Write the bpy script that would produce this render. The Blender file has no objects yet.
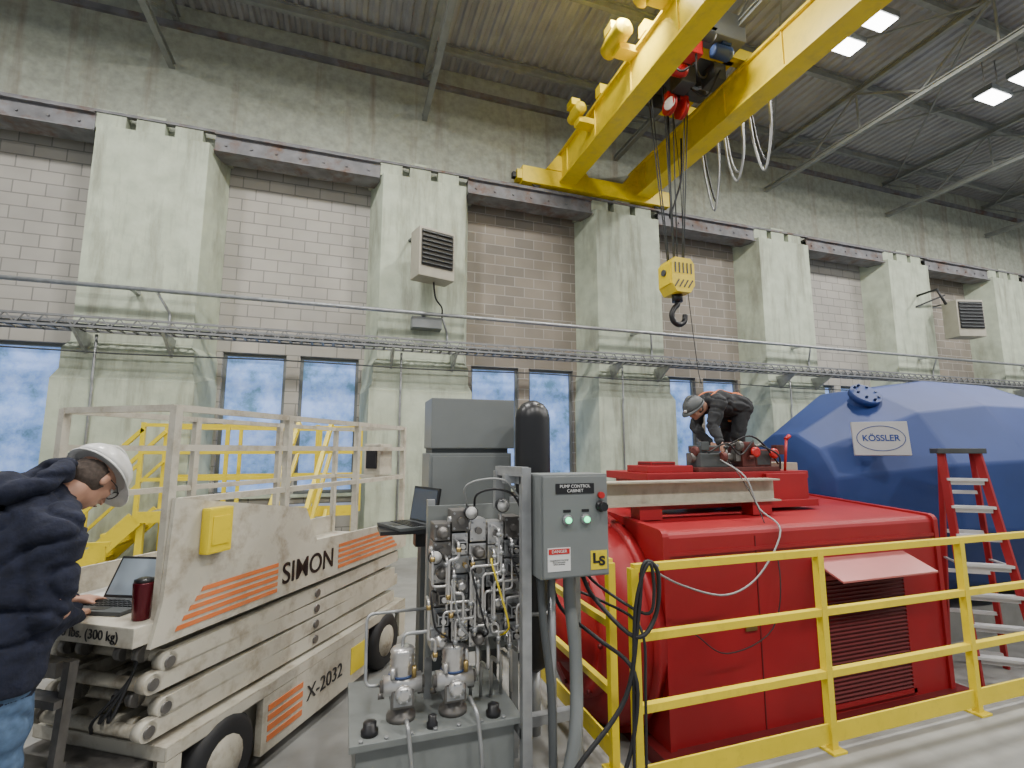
import bpy, bmesh, math, random
from mathutils import Vector as V, Matrix, noise
random.seed(7)
SC=bpy.context.scene; COL=SC.collection
MW={}
# ---------------------------------------------------------------- materials
def mat(name,col,rough=.5,metal=0.,var=.10,scale=5.,bump=0.,dirt=None,dscale=1.2,damt=.5,emit=0,streak=False,d0=.48,smap=(2.5,1,.35)):
    m=bpy.data.materials.new(name); m.use_nodes=True
    nt=m.node_tree; N=nt.nodes; L=nt.links; bs=N['Principled BSDF']
    tc=N.new('ShaderNodeTexCoord'); no=N.new('ShaderNodeTexNoise'); no.inputs['Scale'].default_value=scale; no.inputs['Detail'].default_value=5
    L.new(tc.outputs['Object'],no.inputs['Vector'])
    cr=N.new('ShaderNodeValToRGB'); e=cr.color_ramp.elements
    e[0].position=.3; e[1].position=.7
    e[0].color=(*[max(0,c*(1-var)) for c in col],1); e[1].color=(*[min(1,c*(1+var)) for c in col],1)
    L.new(no.outputs['Fac'],cr.inputs['Fac']); out=cr.outputs['Color']
    if dirt:
        n2=N.new('ShaderNodeTexNoise'); n2.inputs['Scale'].default_value=dscale; n2.inputs['Detail'].default_value=8; n2.inputs['Roughness'].default_value=.65
        if streak:
            mp=N.new('ShaderNodeMapping'); mp.inputs['Scale'].default_value=smap
            L.new(tc.outputs['Object'],mp.inputs['Vector']); L.new(mp.outputs['Vector'],n2.inputs['Vector'])
        else: L.new(tc.outputs['Object'],n2.inputs['Vector'])
        c2=N.new('ShaderNodeValToRGB'); c2.color_ramp.elements[0].position=d0; c2.color_ramp.elements[1].position=d0+.2
        c2.color_ramp.elements[1].color=(damt,damt,damt,1)
        L.new(n2.outputs['Fac'],c2.inputs['Fac'])
        mx=N.new('ShaderNodeMixRGB'); mx.inputs['Color2'].default_value=(*dirt,1)
        L.new(c2.outputs['Color'],mx.inputs['Fac']); L.new(out,mx.inputs['Color1']); out=mx.outputs['Color']
    L.new(out,bs.inputs['Base Color'])
    bs.inputs['Roughness'].default_value=rough; bs.inputs['Metallic'].default_value=metal
    if bump:
        bp=N.new('ShaderNodeBump'); bp.inputs['Strength'].default_value=bump; bp.inputs['Distance'].default_value=.02
        L.new(no.outputs['Fac'],bp.inputs['Height']); L.new(bp.outputs['Normal'],bs.inputs['Normal'])
    if emit:
        L.new(out,bs.inputs['Emission Color']); bs.inputs['Emission Strength'].default_value=emit
    return m
def brickmat(name,c1,c2,mort):
    m=bpy.data.materials.new(name); m.use_nodes=True
    nt=m.node_tree; N=nt.nodes; L=nt.links; bs=N['Principled BSDF']
    tc=N.new('ShaderNodeTexCoord'); s=N.new('ShaderNodeSeparateXYZ'); c=N.new('ShaderNodeCombineXYZ')
    L.new(tc.outputs['Object'],s.inputs[0]); L.new(s.outputs[0],c.inputs[0]); L.new(s.outputs[2],c.inputs[1])
    b=N.new('ShaderNodeTexBrick'); b.inputs['Scale'].default_value=1; b.inputs['Brick Width'].default_value=.40; b.inputs['Row Height'].default_value=.2
    b.inputs['Mortar Size'].default_value=.009; b.inputs['Color1'].default_value=(*c1,1); b.inputs['Color2'].default_value=(*c2,1); b.inputs['Mortar'].default_value=(*mort,1)
    L.new(c.outputs[0],b.inputs['Vector'])
    no=N.new('ShaderNodeTexNoise'); no.inputs['Scale'].default_value=1.3; no.inputs['Detail'].default_value=7
    L.new(tc.outputs['Object'],no.inputs['Vector'])
    mx=N.new('ShaderNodeMixRGB'); mx.blend_type='MULTIPLY'; mx.inputs['Fac'].default_value=.45
    L.new(b.outputs['Color'],mx.inputs['Color1']); L.new(no.outputs['Fac'],mx.inputs['Color2'])
    L.new(mx.outputs['Color'],bs.inputs['Base Color']); bs.inputs['Roughness'].default_value=.85
    bp=N.new('ShaderNodeBump'); bp.inputs['Strength'].default_value=.5; bp.inputs['Distance'].default_value=.01; bp.invert=True
    L.new(b.outputs['Fac'],bp.inputs['Height']); L.new(bp.outputs['Normal'],bs.inputs['Normal'])
    return m
M=dict(
 mint=mat('mint_concrete',(.46,.51,.40),.9,var=.12,scale=4,bump=.6,dirt=(.24,.245,.19),dscale=2.0,damt=.75,streak=True),
 upper=mat('rough_upper_concrete',(.34,.36,.30),.95,var=.16,scale=9,bump=1.,dirt=(.19,.14,.10),dscale=1.2,damt=.75,streak=True,d0=.54,smap=(2.4,1,.18)),
 brickA=brickmat('painted_block',(.52,.49,.44),(.46,.44,.40),(.30,.29,.27)),
 brickB=brickmat('raw_block',(.37,.32,.26),(.28,.25,.21),(.48,.45,.40)),
 rust=mat('rusty_steel',(.19,.19,.20),.75,.1,var=.3,scale=4,dirt=(.15,.07,.035),dscale=3,damt=.9,d0=.5),
 floor=mat('floor_concrete',(.24,.24,.23),.6,var=.15,scale=4,dirt=(.13,.12,.11),dscale=.8,damt=.7),
 deck=mat('roof_deck',(.36,.365,.37),.8,0,var=.10,scale=3,dirt=(.20,.19,.18),dscale=.5),
 truss=mat('truss_paint',(.25,.265,.25),.85,0,var=.15),
 yel=mat('crane_yellow',(.83,.62,.012),.42,var=.05,scale=2,dirt=(.42,.32,.05),dscale=5,damt=.35),
 ryel=mat('railing_yellow',(.76,.59,.02),.38,var=.05,scale=6,dirt=(.4,.3,.05),dscale=14,damt=.4,d0=.55),
 red=mat('generator_red',(.31,.010,.015),.46,var=.12,scale=2),
 redd=mat('dark_red',(.12,.008,.010),.5,var=.1),
 pink=mat('red_plate_pink_sheen',(.46,.14,.13),.3,var=.05),  # vent hood plate; reflected light on it is put into the pink colour
 blue=mat('turbine_blue',(.022,.052,.205),.58,var=.12,scale=1.5),
 blued=mat('dark_blue',(.012,.03,.11),.5),
 cream=mat('lift_cream',(.53,.50,.42),.5,var=.08,scale=4,dirt=(.26,.21,.15),dscale=8,damt=.75,d0=.48),
 creamd=mat('lift_worn_cream',(.42,.39,.32),.6,var=.15,scale=8,dirt=(.16,.13,.09),dscale=9,damt=.85,d0=.47),
 orange=mat('stripe_orange',(.68,.18,.05),.5,dirt=(.4,.25,.15),dscale=20),
 black=mat('black_rubber',(.015,.015,.017),.6),
 gloss=mat('black_paint',(.014,.014,.016),.35),
 grey=mat('cabinet_grey',(.18,.195,.195),.45,var=.06),
 greyd=mat('dark_grey_paint',(.07,.077,.08),.5,var=.1),
 tank=mat('tank_grey',(.19,.205,.20),.45,var=.12,scale=7),
 steel=mat('galvanised_steel',(.38,.39,.40),.4,.6,var=.15,scale=12),
 tray=mat('cable_tray_steel',(.22,.225,.23),.55,.4,var=.15,scale=12),
 chrome=mat('bright_steel',(.66,.65,.64),.3,.8,var=.12,scale=15),
 iron=mat('dark_cast_iron',(.18,.17,.16),.45,.6,var=.25,scale=15),
 brass=mat('brass',(.50,.36,.14),.35,.9),
 alu=mat('aluminium',(.75,.76,.77),.4,.3),
 lred=mat('fibreglass_red',(.36,.02,.025),.45),
 white=mat('white_paint',(.7,.7,.69),.5,var=.03),
 signg=mat('sign_grey_plate',(.48,.49,.50),.5,var=.04),
 wfab=mat('clear_grey_cable',(.27,.28,.28),.5),
 green=mat('green_lamp',(.05,.9,.35),.3,emit=3.),
 redl=mat('red_button',(.50,.02,.02),.35),
 skin=mat('skin',(.50,.27,.19),.5,var=.08,scale=20),
 navy=mat('navy_hoodie_cloth',(.010,.013,.030),.95,var=.3,scale=30,bump=.4),
 denim=mat('denim',(.07,.12,.21),.9,var=.25,scale=40),
 dark=mat('dark_workwear',(.022,.023,.026),.85,var=.2,scale=25),
 boot=mat('boot_leather',(.05,.035,.025),.6),
 hair=mat('greying_hair',(.08,.06,.05),.8,var=.4,scale=60),
 hat=mat('hard_hat_white',(.72,.72,.71),.25,var=.02),
 thermos=mat('thermos_red',(.10,.006,.013),.25,.3),
 screen=mat('laptop_screen_light',(.25,.30,.35),.2,emit=.15),
 dscr=mat('laptop_screen_dim',(.06,.07,.09),.2,emit=.1),
 paper=mat('paper',(.7,.7,.68),.8),
 sbrown=mat('machined_brown_steel',(.12,.035,.03),.5,.3,var=.3,scale=9),
 beige=mat('beam_beige',(.42,.39,.31),.55,var=.12,scale=6,dirt=(.2,.16,.12),dscale=5),
 heat=mat('heater_beige',(.34,.32,.26),.5,var=.1),
 lamp=mat('lamp_diffuser',(1,1,1),.5,var=0,emit=14.),
 dblue=mat('decal_blue',(.02,.06,.28),.4),
 motor=mat('motor_blue',(.03,.06,.16),.45),
)
def winmat():
    m=bpy.data.materials.new('daylit_glazing'); m.use_nodes=True
    nt=m.node_tree; N=nt.nodes; L=nt.links; bs=N['Principled BSDF']
    tc=N.new('ShaderNodeTexCoord'); no=N.new('ShaderNodeTexNoise'); no.inputs['Scale'].default_value=1.9; no.inputs['Detail'].default_value=9; no.inputs['Roughness'].default_value=.68
    L.new(tc.outputs['Object'],no.inputs['Vector'])
    cr=N.new('ShaderNodeValToRGB'); e=cr.color_ramp.elements; e[0].position=.36; e[0].color=(.09,.19,.32,1); e[1].position=.60; e[1].color=(.34,.50,.95,1)
    x=e.new(.48); x.color=(.20,.35,.72,1)
    L.new(no.outputs['Fac'],cr.inputs['Fac']); L.new(cr.outputs['Color'],bs.inputs['Base Color']); L.new(cr.outputs['Color'],bs.inputs['Emission Color'])
    bs.inputs['Emission Strength'].default_value=.72; bs.inputs['Roughness'].default_value=.35
    return m
M['win']=winmat()
# ---------------------------------------------------------------- mesh builder
def frame(d):
    d=V(d).normalized(); a=V((0,0,1)) if abs(d.z)<.9 else V((1,0,0))
    u=d.cross(a).normalized(); w=d.cross(u).normalized(); return u,w,d
def catmull(p,n=6):
    p=[V(q) for q in p]; o=[]
    P=[p[0]*2-p[1]]+p+[p[-1]*2-p[-2]]
    for i in range(1,len(P)-2):
        for k in range(n):
            t=k/n; a,b,c,d=P[i-1],P[i],P[i+1],P[i+2]
            o.append(.5*((2*b)+(c-a)*t+(2*a-5*b+4*c-d)*t*t+(3*b-3*c+d-a)*t**3))
    o.append(p[-1]); return o
def rounded(p,r=.02):
    p=[V(q) for q in p]; o=[p[0]]
    for a,b,c in zip(p,p[1:],p[2:]):
        d1=(a-b);d2=(c-b); q=min(r,d1.length*.45,d2.length*.45); s=b+d1.normalized()*q; e=b+d2.normalized()*q
        for t in(0,.25,.5,.75,1): o.append(s*(1-t)**2+b*2*t*(1-t)+e*t*t)
    o.append(p[-1]); return o
class B:
    def __init__(s): s.bm=bmesh.new(); s.ms=[]
    def mi(s,m):
        m=M[m]
        if m not in s.ms: s.ms.append(m)
        return s.ms.index(m)
    def f(s,vs,m,sm=False):
        try: f=s.bm.faces.new(vs)
        except ValueError: return
        f.material_index=s.mi(m); f.smooth=sm
    def box(s,c,sz,m,rot=None,bev=0):
        c=V(c); x,y,z=[q/2 for q in sz]
        R=rot if rot else Matrix.Identity(3)
        vs=[s.bm.verts.new(c+R@V((a*x,b*y,d*z))) for a in(-1,1) for b in(-1,1) for d in(-1,1)]
        for q in((0,1,3,2),(4,6,7,5),(0,4,5,1),(2,3,7,6),(0,2,6,4),(1,5,7,3)): s.f([vs[i] for i in q],m)
        if bev:
            es=list({e for v in vs for e in v.link_edges})
            bmesh.ops.bevel(s.bm,geom=es,offset=bev,segments=2,affect='EDGES',profile=.7)
        return s
    def bb(s,x0,x1,y0,y1,z0,z1,m,bev=0): return s.box(((x0+x1)/2,(y0+y1)/2,(z0+z1)/2),(x1-x0,y1-y0,z1-z0),m,None,bev)
    def rings(s,R,m,cap=True,sm=True):
        rv=[[s.bm.verts.new(p) for p in r] for r in R]; n=len(rv[0])
        for a,b in zip(rv,rv[1:]):
            for i in range(n): s.f([a[i],a[(i+1)%n],b[(i+1)%n],b[i]],m,sm)
        if cap: s.f(rv[0][::-1],m); s.f(rv[-1],m)
        return s
    def ring(s,c,u,w,r,n,r2=None):
        r2=r if r2 is None else r2
        return [V(c)+u*(math.cos(2*math.pi*i/n)*r)+w*(math.sin(2*math.pi*i/n)*r2) for i in range(n)]
    def cyl(s,a,b,r,m,seg=14,r2=None):
        a=V(a);b=V(b);u,w,d=frame(b-a)
        return s.rings([s.ring(a,u,w,r,seg),s.ring(b,u,w,r if r2 is None else r2,seg)],m)
    def lathe(s,o,ax,prof,m,seg=24,cap=True):
        u,w,d=frame(ax); o=V(o)
        return s.rings([s.ring(o+d*h,u,w,max(r,.0005),seg) for r,h in prof],m,cap)
    def tube(s,pts,r,m,seg=8,sm=True,n=6):
        p=catmull(pts,n) if sm else [V(q) for q in pts]
        R=[]; u=None
        for i,q in enumerate(p):
            d=(p[min(i+1,len(p)-1)]-p[max(i-1,0)])
            if d.length<1e-6: continue
            d.normalize()
            if u is None: u,_,_=frame(d)
            u=(u-d*u.dot(d)); 
            if u.length<1e-4: u,_,_=frame(d)
            u.normalize(); w=d.cross(u)
            R.append(s.ring(q,u,w,r,seg))
        return s.rings(R,m)
    def pipe(s,pts,r,m,bend=.025): return s.tube(rounded(pts,bend),r,m,8,False)
    def sqt(s,a,b,w,m,h=None):
        a=V(a);b=V(b);u,q,d=frame(b-a); h=w if h is None else h
        u*=w/2; q*=h/2
        return s.rings([[c+u+q,c-u+q,c-u-q,c+u-q] for c in(a,b)],m,sm=False)
    def prism(s,poly,vec,m):
        vec=V(vec); return s.rings([[V(p) for p in poly],[V(p)+vec for p in poly]],m,sm=False)
    def ell(s,c,r,m,rot=None,seg=16,rg=10):
        R=rot if rot else Matrix.Identity(3); c=V(c); L=[]
        for j in range(rg+1):
            t=math.pi*j/rg; t=min(max(t,.02),math.pi-.02)
            L.append([c+R@V((r[0]*math.sin(t)*math.cos(2*math.pi*i/seg),r[1]*math.sin(t)*math.sin(2*math.pi*i/seg),-r[2]*math.cos(t))) for i in range(seg)])
        return s.rings(L,m)
    def cap(s,a,ra,b,rb,m):
        a=V(a);b=V(b); s.cyl(a,b,ra,m,12,rb); s.ell(a,(ra,)*3,m,seg=12,rg=8); s.ell(b,(rb,)*3,m,seg=12,rg=8); return s
    def torus(s,c,ax,R,r,m,n=24,k=8,arc=1.):
        u,w,d=frame(ax); c=V(c); L=[]
        for i in range(n+1):
            t=2*math.pi*arc*i/n; q=u*math.cos(t)+w*math.sin(t)
            L.append([c+q*R+q*(math.cos(2*math.pi*j/k)*r)+d*(math.sin(2*math.pi*j/k)*r) for j in range(k)])
        return s.rings(L,m,cap=arc<1)
    def mesh(s,name,Minv=None):
        bmesh.ops.recalc_face_normals(s.bm,faces=s.bm.faces)
        if Minv: bmesh.ops.transform(s.bm,matrix=Minv,verts=s.bm.verts)
        me=bpy.data.meshes.new(name); s.bm.to_mesh(me); s.bm.free()
        for m in s.ms: me.materials.append(m)
        return me
    def part(s,name,parent,local=False,label=None):
        W=MW[parent.name]
        o=bpy.data.objects.new(name,s.mesh(name,None if local else W.inverted())); COL.objects.link(o)
        o.parent=parent; MW[o.name]=W
        if label:o['label']=label
        return o
    def top(s,name,label,cat,group=None):
        zs=[v.co for v in s.bm.verts]
        c=V(((min(v.x for v in zs)+max(v.x for v in zs))/2,(min(v.y for v in zs)+max(v.y for v in zs))/2,min(v.z for v in zs)))
        o=bpy.data.objects.new(name,s.mesh(name,Matrix.Translation(-c))); o.location=c; COL.objects.link(o)
        o['label']=label;o['category']=cat
        if group:o['group']=group
        MW[o.name]=Matrix.Translation(c); return o
    def struct(s,name,keep=True):
        o=bpy.data.objects.new(name,s.mesh(name)); COL.objects.link(o); o['kind']='structure'; MW[o.name]=Matrix.Identity(4); return o
def thing(name,label,cat,loc=(0,0,0),rz=0,group=None):
    e=bpy.data.objects.new(name,None); COL.objects.link(e); e.location=loc; e.rotation_euler=(0,0,rz); e.empty_display_size=.1
    e['label']=label;e['category']=cat
    if group:e['group']=group
    MW[e.name]=Matrix.Translation(V(loc))@Matrix.Rotation(rz,4,'Z'); return e
def text(body,size,c,right,up,m,parent,name='lettering',local=False,ext=.0015,off=0.0,sx=1.):
    cu=bpy.data.curves.new('t','FONT'); cu.body=body; cu.size=size; cu.align_x='CENTER'; cu.align_y='CENTER'; cu.extrude=ext; cu.offset=off
    o=bpy.data.objects.new('t',cu); COL.objects.link(o); bpy.context.view_layer.update()
    me=bpy.data.meshes.new_from_object(o.evaluated_get(bpy.context.evaluated_depsgraph_get())); bpy.data.objects.remove(o)
    r=V(right).normalized();u=V(up).normalized();n=r.cross(u)
    T=Matrix(((r.x,u.x,n.x,c[0]),(r.y,u.y,n.y,c[1]),(r.z,u.z,n.z,c[2]),(0,0,0,1)))@Matrix.Diagonal((sx,1,1,1))
    if not local: T=MW[parent.name].inverted()@T
    me.transform(T); me.materials.clear(); me.materials.append(M[m])
    q=bpy.data.objects.new(name,me); COL.objects.link(q); q.parent=parent; MW[q.name]=MW[parent.name]; return q
# ================================================================ ROOM
PX=[1.15+4.05*k for k in range(-2,7)]
b=B()
wins=[]
for k in range(len(PX)+1):
    c=(PX[k]-2.025) if k<len(PX) else PX[-1]+2.025
    m='brickB' if k in(3,4,6) else 'brickA'
    x0=c-2.025;x1=c+2.025
    wl=(c-1.03,c-.1);wr=(c+.11,c+1.04)
    b.bb(x0,x1,8.8,9.1,0,.95,m); b.bb(x0,x1,8.8,9.1,3.2,6.6,m)
    b.bb(x0,wl[0],8.8,9.1,.95,3.2,m); b.bb(wl[1],wr[0],8.8,9.1,.95,3.2,m); b.bb(wr[1],x1,8.8,9.1,.95,3.2,m)
    wins+= [wl,wr]
b.bb(PX[0]-4.05,PX[-1]+4.05,8.6,9.1,6.6,8.9,'upper')
b.struct('wall_back')
for i,(a,c) in enumerate(wins):
    b=B(); y=8.92
    b.bb(a,c,y,y+.02,.95,3.2,'win')
    for x in (a+.025,c-.025): b.bb(x-.025,x+.025,y-.04,y+.01,.95,3.2,'grey')
    for z in (.975,3.175): b.bb(a,c,y-.035,y+.01,z-.025,z+.025,'grey')
    b.bb(a-.03,c+.03,8.74,8.9,.9,.95,'mint')
    b.struct('window_%d'%(i+1))
n=1
for x in PX:
    b=B()
    def plan(hw,hb,yf,z): return [V((x-hb,8.8,z)),V((x-hw,yf,z)),V((x+hw,yf,z)),V((x+hb,8.8,z))]
    b.rings([plan(.83,.95,8.04,0),plan(.83,.95,8.04,2.60),plan(.78,.93,8.12,2.74),plan(.78,.93,8.12,3.02),plan(.72,.9,8.2,3.14),plan(.72,.9,8.2,6.35)],'mint',sm=False)
    for q,h_ in ((-.6,.0),(-.1,.03),(.4,-.02)): b.bb(x+q-.17,x+q+.20,8.28,8.6,6.35,6.64+h_,'mint')
    b.bb(x-.95,x+.95,8.45,8.8,6.3,6.62,'upper')
    b.struct('trim_%d'%n); n+=1
for k in range(len(PX)+1):
    c=(PX[k]-2.025) if k<len(PX) else PX[-1]+2.025
    b=B(); b.bb(c-1.25,c+1.25,8.22,8.62,6.54,6.56,'rust'); b.bb(c-1.25,c+1.25,8.28,8.3,6.27,6.56,'rust'); b.bb(c-1.25,c+1.25,8.22,8.62,6.26,6.28,'rust')
    for j in range(7): b.cyl((c-1.1+j*.36,8.28,6.4),(c-1.1+j*.36,8.26,6.4),.02,'rust',8)
    b.struct('trim_%d'%n); n+=1
b=B(); b.bb(PX[0]-4,PX[-1]+4,8.54,8.6,8.45,8.55,'rust'); b.struct('trim_%d'%n)
b=B(); x0,x1,y0,y1=1.46,16,2.36,7.2; F0,F1,G0,G1=-11,30,-8,9.1
for r in((F0,x0,G0,G1),(x1,F1,G0,G1),(x0,x1,G0,y0),(x0,x1,y1,G1)):
    b.bb(r[0],r[1],r[2],r[3],-1.1,0,'floor')
b.bb(x0,x1,y0,y1,-1.1,-.8,'floor'); b.struct('floor')
b=B(); xx=-11; lo=[]
while xx<30:
    for dx,z in((0,8.9),(.06,8.9),(.09,8.94),(.15,8.94)): lo.append((xx+dx,z))
    xx+=.18
for (a,za),(c,zc) in zip(lo,lo[1:]):
    v=[b.bm.verts.new(p) for p in((a,-8,za),(c,-8,zc),(c,9.1,zc),(a,9.1,za))]; b.f(v,'deck')
b.bb(-11,30,-8,9.1,9.0,9.05,'deck')
b.struct('ceiling')
for i,x in enumerate(PX):
    b=B()
    for z in(7.75,8.6):
        b.bb(x-.045,x+.045,-7.9,8.6,z-.008,z+.008,'truss'); b.bb(x-.01,x+.01,-7.9,8.6,z,z+.09,'truss'); b.bb(x-.045,x+.045,-7.9,8.6,z+.08,z+.1,'truss')
    y=8.5;up=False
    while y>-7:
        za,zb=(8.6,7.85) if not up else (7.85,8.6)
        b.sqt((x,y,za),(x,y-1.1,zb),.035,'truss'); 
        if up: b.sqt((x,y-1.1,7.8),(x,y-1.1,8.6),.03,'truss')
        y-=1.1; up=not up
    b.top('roof_truss','grey-green painted steel roof truss under the metal roof deck','roof truss','roof trusses')
for y in (8.0,6.3,4.6,2.9,1.2,-.5,-2.2):
    b=B(); b.bb(-11,30,y-.04,y+.04,8.73,8.75,'truss'); b.bb(-11,30,y-.01,y+.01,8.75,8.88,'truss'); b.bb(-11,30,y-.04,y+.04,8.87,8.89,'truss')
    b.top('roof_purlin','long grey steel purlin carrying the corrugated roof deck','roof beam','roof purlins')
for i in (3,4,5,6):
    for s in(0,1):
        b=B(); xa,xb=(PX[i],PX[i+1]); 
        b.sqt((xa if s else xb,8.3,8.62),(xb if s else xa,4.2,8.62),.03,'truss')
        b.top('roof_brace','thin diagonal steel bracing between roof trusses','roof brace','roof diagonal bracing')
def light(x,y):
    t=thing('ceiling_light','bright white rectangular industrial ceiling lamp hanging below the roof','ceiling lamp',(x,y,8.1),group='ceiling lamps')
    b=B(); b.bb(x-.3,x+.3,y-.15,y+.15,8.1,8.2,'grey'); b.part('lamp_housing',t)
    for q in(-.2,.2): b=B(); b.cyl((x+q,y,8.2),(x+q,y,8.9),.01,'steel',6); b.part('hanger_rod',t)
    b=B(); b.bb(x-.27,x+.27,y-.13,y+.13,8.08,8.1,'lamp'); b.part('diffuser',t)
for x in (-4.7,-.7,3.3,7.35,11.05,15.4):
    for y in (4.60,5.1):
        light(x,y)
for x in (-4.7,-.7,3.3,7.4,11.2,15.4,19.5):
    for y in (4.87,-1.5):
        l=bpy.data.lights.new('lamp','AREA'); l.shape='RECTANGLE'; l.size=.55; l.size_y=.7; l.energy=285; l.color=(1,.975,.93)
        o=bpy.data.objects.new('lamp_light',l); COL.objects.link(o); o.location=(x,y,8.05)
w=bpy.data.worlds.new('w'); SC.world=w; w.use_nodes=True
w.node_tree.nodes['Background'].inputs[0].default_value=(.86,.93,1,1); w.node_tree.nodes['Background'].inputs[1].default_value=.46
# ---------------- wall services
b=B(); b.tube([(-10,7.98,3.88),(28,7.98,3.88)],.032,'steel',10,False)
for x in PX: b.bb(x-.03,x+.03,7.98,8.22,3.85,3.9,'steel')
b.top('conduit_pipe','long galvanised conduit pipe running along the wall pilasters','pipe')
t=thing('cable_tray','galvanised ladder cable tray with cables along the wall','cable tray',(1,7.85,3.25))
for y in(7.7,8.0):
    b=B()
    for z in(3.24,3.37): b.bb(-10,28,y-.012,y+.012,z-.014,z+.014,'tray')
    x=-10
    while x<28: b.sqt((x,y,3.24),(x+.1,y,3.37),.014,'tray'); b.sqt((x+.1,y,3.37),(x+.2,y,3.24),.014,'tray'); x+=.2
    b.part('side_rail',t)
b=B(); x=-10
while x<28: b.bb(x,x+.03,7.7,8.0,3.235,3.25,'tray'); x+=.15
o=b.part('rung',t); o['kind']='stuff'
for j in range(4): b=B(); b.tube([(q,7.76+.06*j+.012*math.sin(q*1.7+j),3.275) for q in range(-10,29,1)],.018,'black' if j%2 else 'greyd',6,False); b.part('cable',t)
for x in PX:
    for dx in(-.5,.5): b=B(); b.prism([(x+dx-.02,7.68,3.225),(x+dx-.02,8.2,3.225),(x+dx-.02,8.12,2.95)],(.04,0,0),'steel'); b.part('bracket',t)
b=B(); b.tube([(q,7.99,2.98-.015*abs((q-1.15)%4.05-2)) for q in [x*.5 for x in range(-20,56)]],.012,'greyd',6,False)
b.top('wall_cable','thin grey cable strung beneath the cable tray','cable')
for x in PX:
    b=B(); b.pipe([(x-.35,8.0,3.2),(x-.35,8.0,2.6),(x-.35,8.02,2.5),(x-.35,8.02,.0)],.018,'steel'); b.top('conduit_drop','thin galvanised conduit dropping down the pilaster face','pipe','conduit drops')
    b=B(); b.pipe([(x+.3,8.0,3.85),(x+.42,8.17,3.6),(x+.42,8.17,3.37),(x+.42,8.02,3.3)],.018,'steel')
    b.top('conduit_drop','short galvanised conduit linking pipe and cable tray','pipe','conduit drops')
def heater(x,y,z,s,label,rz):
    t=thing('unit_heater',label,'heater',(x,y,z),rz)
    b=B(); b.box((0,0,s*.65),(s,s*.55,s*1.3),'heat',bev=.02*s); b.part('housing',t,True)
    b=B(); b.box((0,-s*.285,s*.75),(s*.88,.02,s*.95),'gloss')
    for k in range(8): b.box((0,-s*.31,s*(.34+k*.118)),(s*.84,.07*s,.01),'greyd',Matrix.Rotation(.7,3,'X'))
    b.part('louver',t,True)
    b=B()
    for q in(-.3,.3): b.sqt((q*s,0,s*1.3),(q*s,s*.9,s*1.35),.03,'greyd')
    b.sqt((-.3*s,s*.9,s*1.35),(.3*s,s*.9,s*1.35),.03,'greyd'); b.part('mounting_bracket',t,True)
heater(1.22,7.7,4.35,.62,'beige unit heater with black louvers mounted on mint pilaster',.28)
heater(14.35,7.75,4.38,.70,'beige unit heater on an angled arm near the far pilaster',-.25)
b=B(); b.tube([(13.5,8.2,5.5),(13.4,7.7,5.5),(13.5,7.6,5.1)],.03,'black',8,False); b.sqt((13.4,8.2,5.2),(14.1,7.95,5.5),.04,'black'); b.top('support_arm','black steel arm fixed to the far pilaster','bracket')
b=B(); b.tube([(1.25,7.75,4.35),(1.3,7.8,4.1),(1.42,7.9,3.98),(1.44,7.99,3.84)],.014,'black'); b.top('heater_cable','black power cable drooping from the wall heater','cable')
t=thing('junction_box','grey rectangular electrical junction box on mint pilaster','electrical box',(1.2,8.05,3.72))
b=B(); b.bb(.95,1.45,8.02,8.2,3.64,3.84,'grey',.01); b.part('box_body',t)
b=B(); b.bb(.96,1.44,8.005,8.02,3.65,3.83,'grey',.004); b.part('cover',t)
# ================================================================ CRANE
cr=thing('bridge_crane','large yellow double-girder overhead bridge crane spanning the hall','crane',(4.7,1.2,6.6))
for x in(3.87,5.56):
    b=B(); y0,y1=-7,8.45; b.bb(x-.12,x+.12,y0,y1,6.8,7.34,'yel'); b.bb(x-.17,x+.17,y0,y1,6.76,6.8,'yel'); b.bb(x-.17,x+.17,y0,y1,7.34,7.38,'yel'); b.bb(x-.03,x+.03,y0,y1,7.38,7.48,'greyd')
    y=7.9
    while y>-6: b.bb(x-.145,x-.12,y-.008,y+.008,6.8,7.34,'yel'); b.bb(x+.12,x+.145,y-.008,y+.008,6.8,7.34,'yel'); y-=1.1
    b.part('girder',cr)
b=B(); b.bb(2.95,6.2,8.18,8.42,6.66,6.98,'yel',.01); b.bb(2.85,2.95,8.2,8.4,6.72,6.9,'yel'); b.bb(2.78,2.85,8.25,8.35,6.76,6.86,'black')
for x in(3.87,5.56): b.prism([(x-.45,8.16,6.98),(x+.45,8.16,6.98),(x+.2,8.16,7.3),(x-.2,8.16,7.3)],(0,.28,0),'yel')
b.part('end_truck',cr)
for x in(3.25,5.95):
    b=B(); b.lathe((x,8.24,6.755),(0,1,0),[(.13,0),(.13,.02),(.105,.02),(.105,.1),(.13,.1),(.13,.12)],'greyd'); b.part('wheel',cr)
b=B(); b.bb(-10,28,8.26,8.34,6.58,6.62,'rust'); b.top('crane_rail','rusty steel crane rail on top of the wall ledge','rail')
for (y,z,s) in((6.9,7.25,.75),(5.6,7.5,1.0),(4.75,7.55,.95)):
    b=B(); b.lathe((3.45,y-.25*s,z),(0,1,0),[(.05*s,-.06),(.12*s,0),(.14*s,.02)]+[((.14 if i%2 else .125)*s,.05*s+i*.025*s) for i in range(13)]+[(.12*s,.42*s),(.12*s,.5*s)],'yel',16); b.bb(3.45,3.75,y-.1,y+.1,z-.2,z-.1,'yel'); b.bb(3.33,3.48,y-.08,y+.12,z+.1,z+.22,'yel')
    b.part('drive_motor',cr)
b=B(); 
for y in(5.4,6.7): b.bb(3.75,5.68,y-.08,y+.08,7.5,7.68,'yel')
for x in(4.1,5.3): b.bb(x-.08,x+.08,5.4,6.7,7.5,7.68,'yel')
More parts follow.
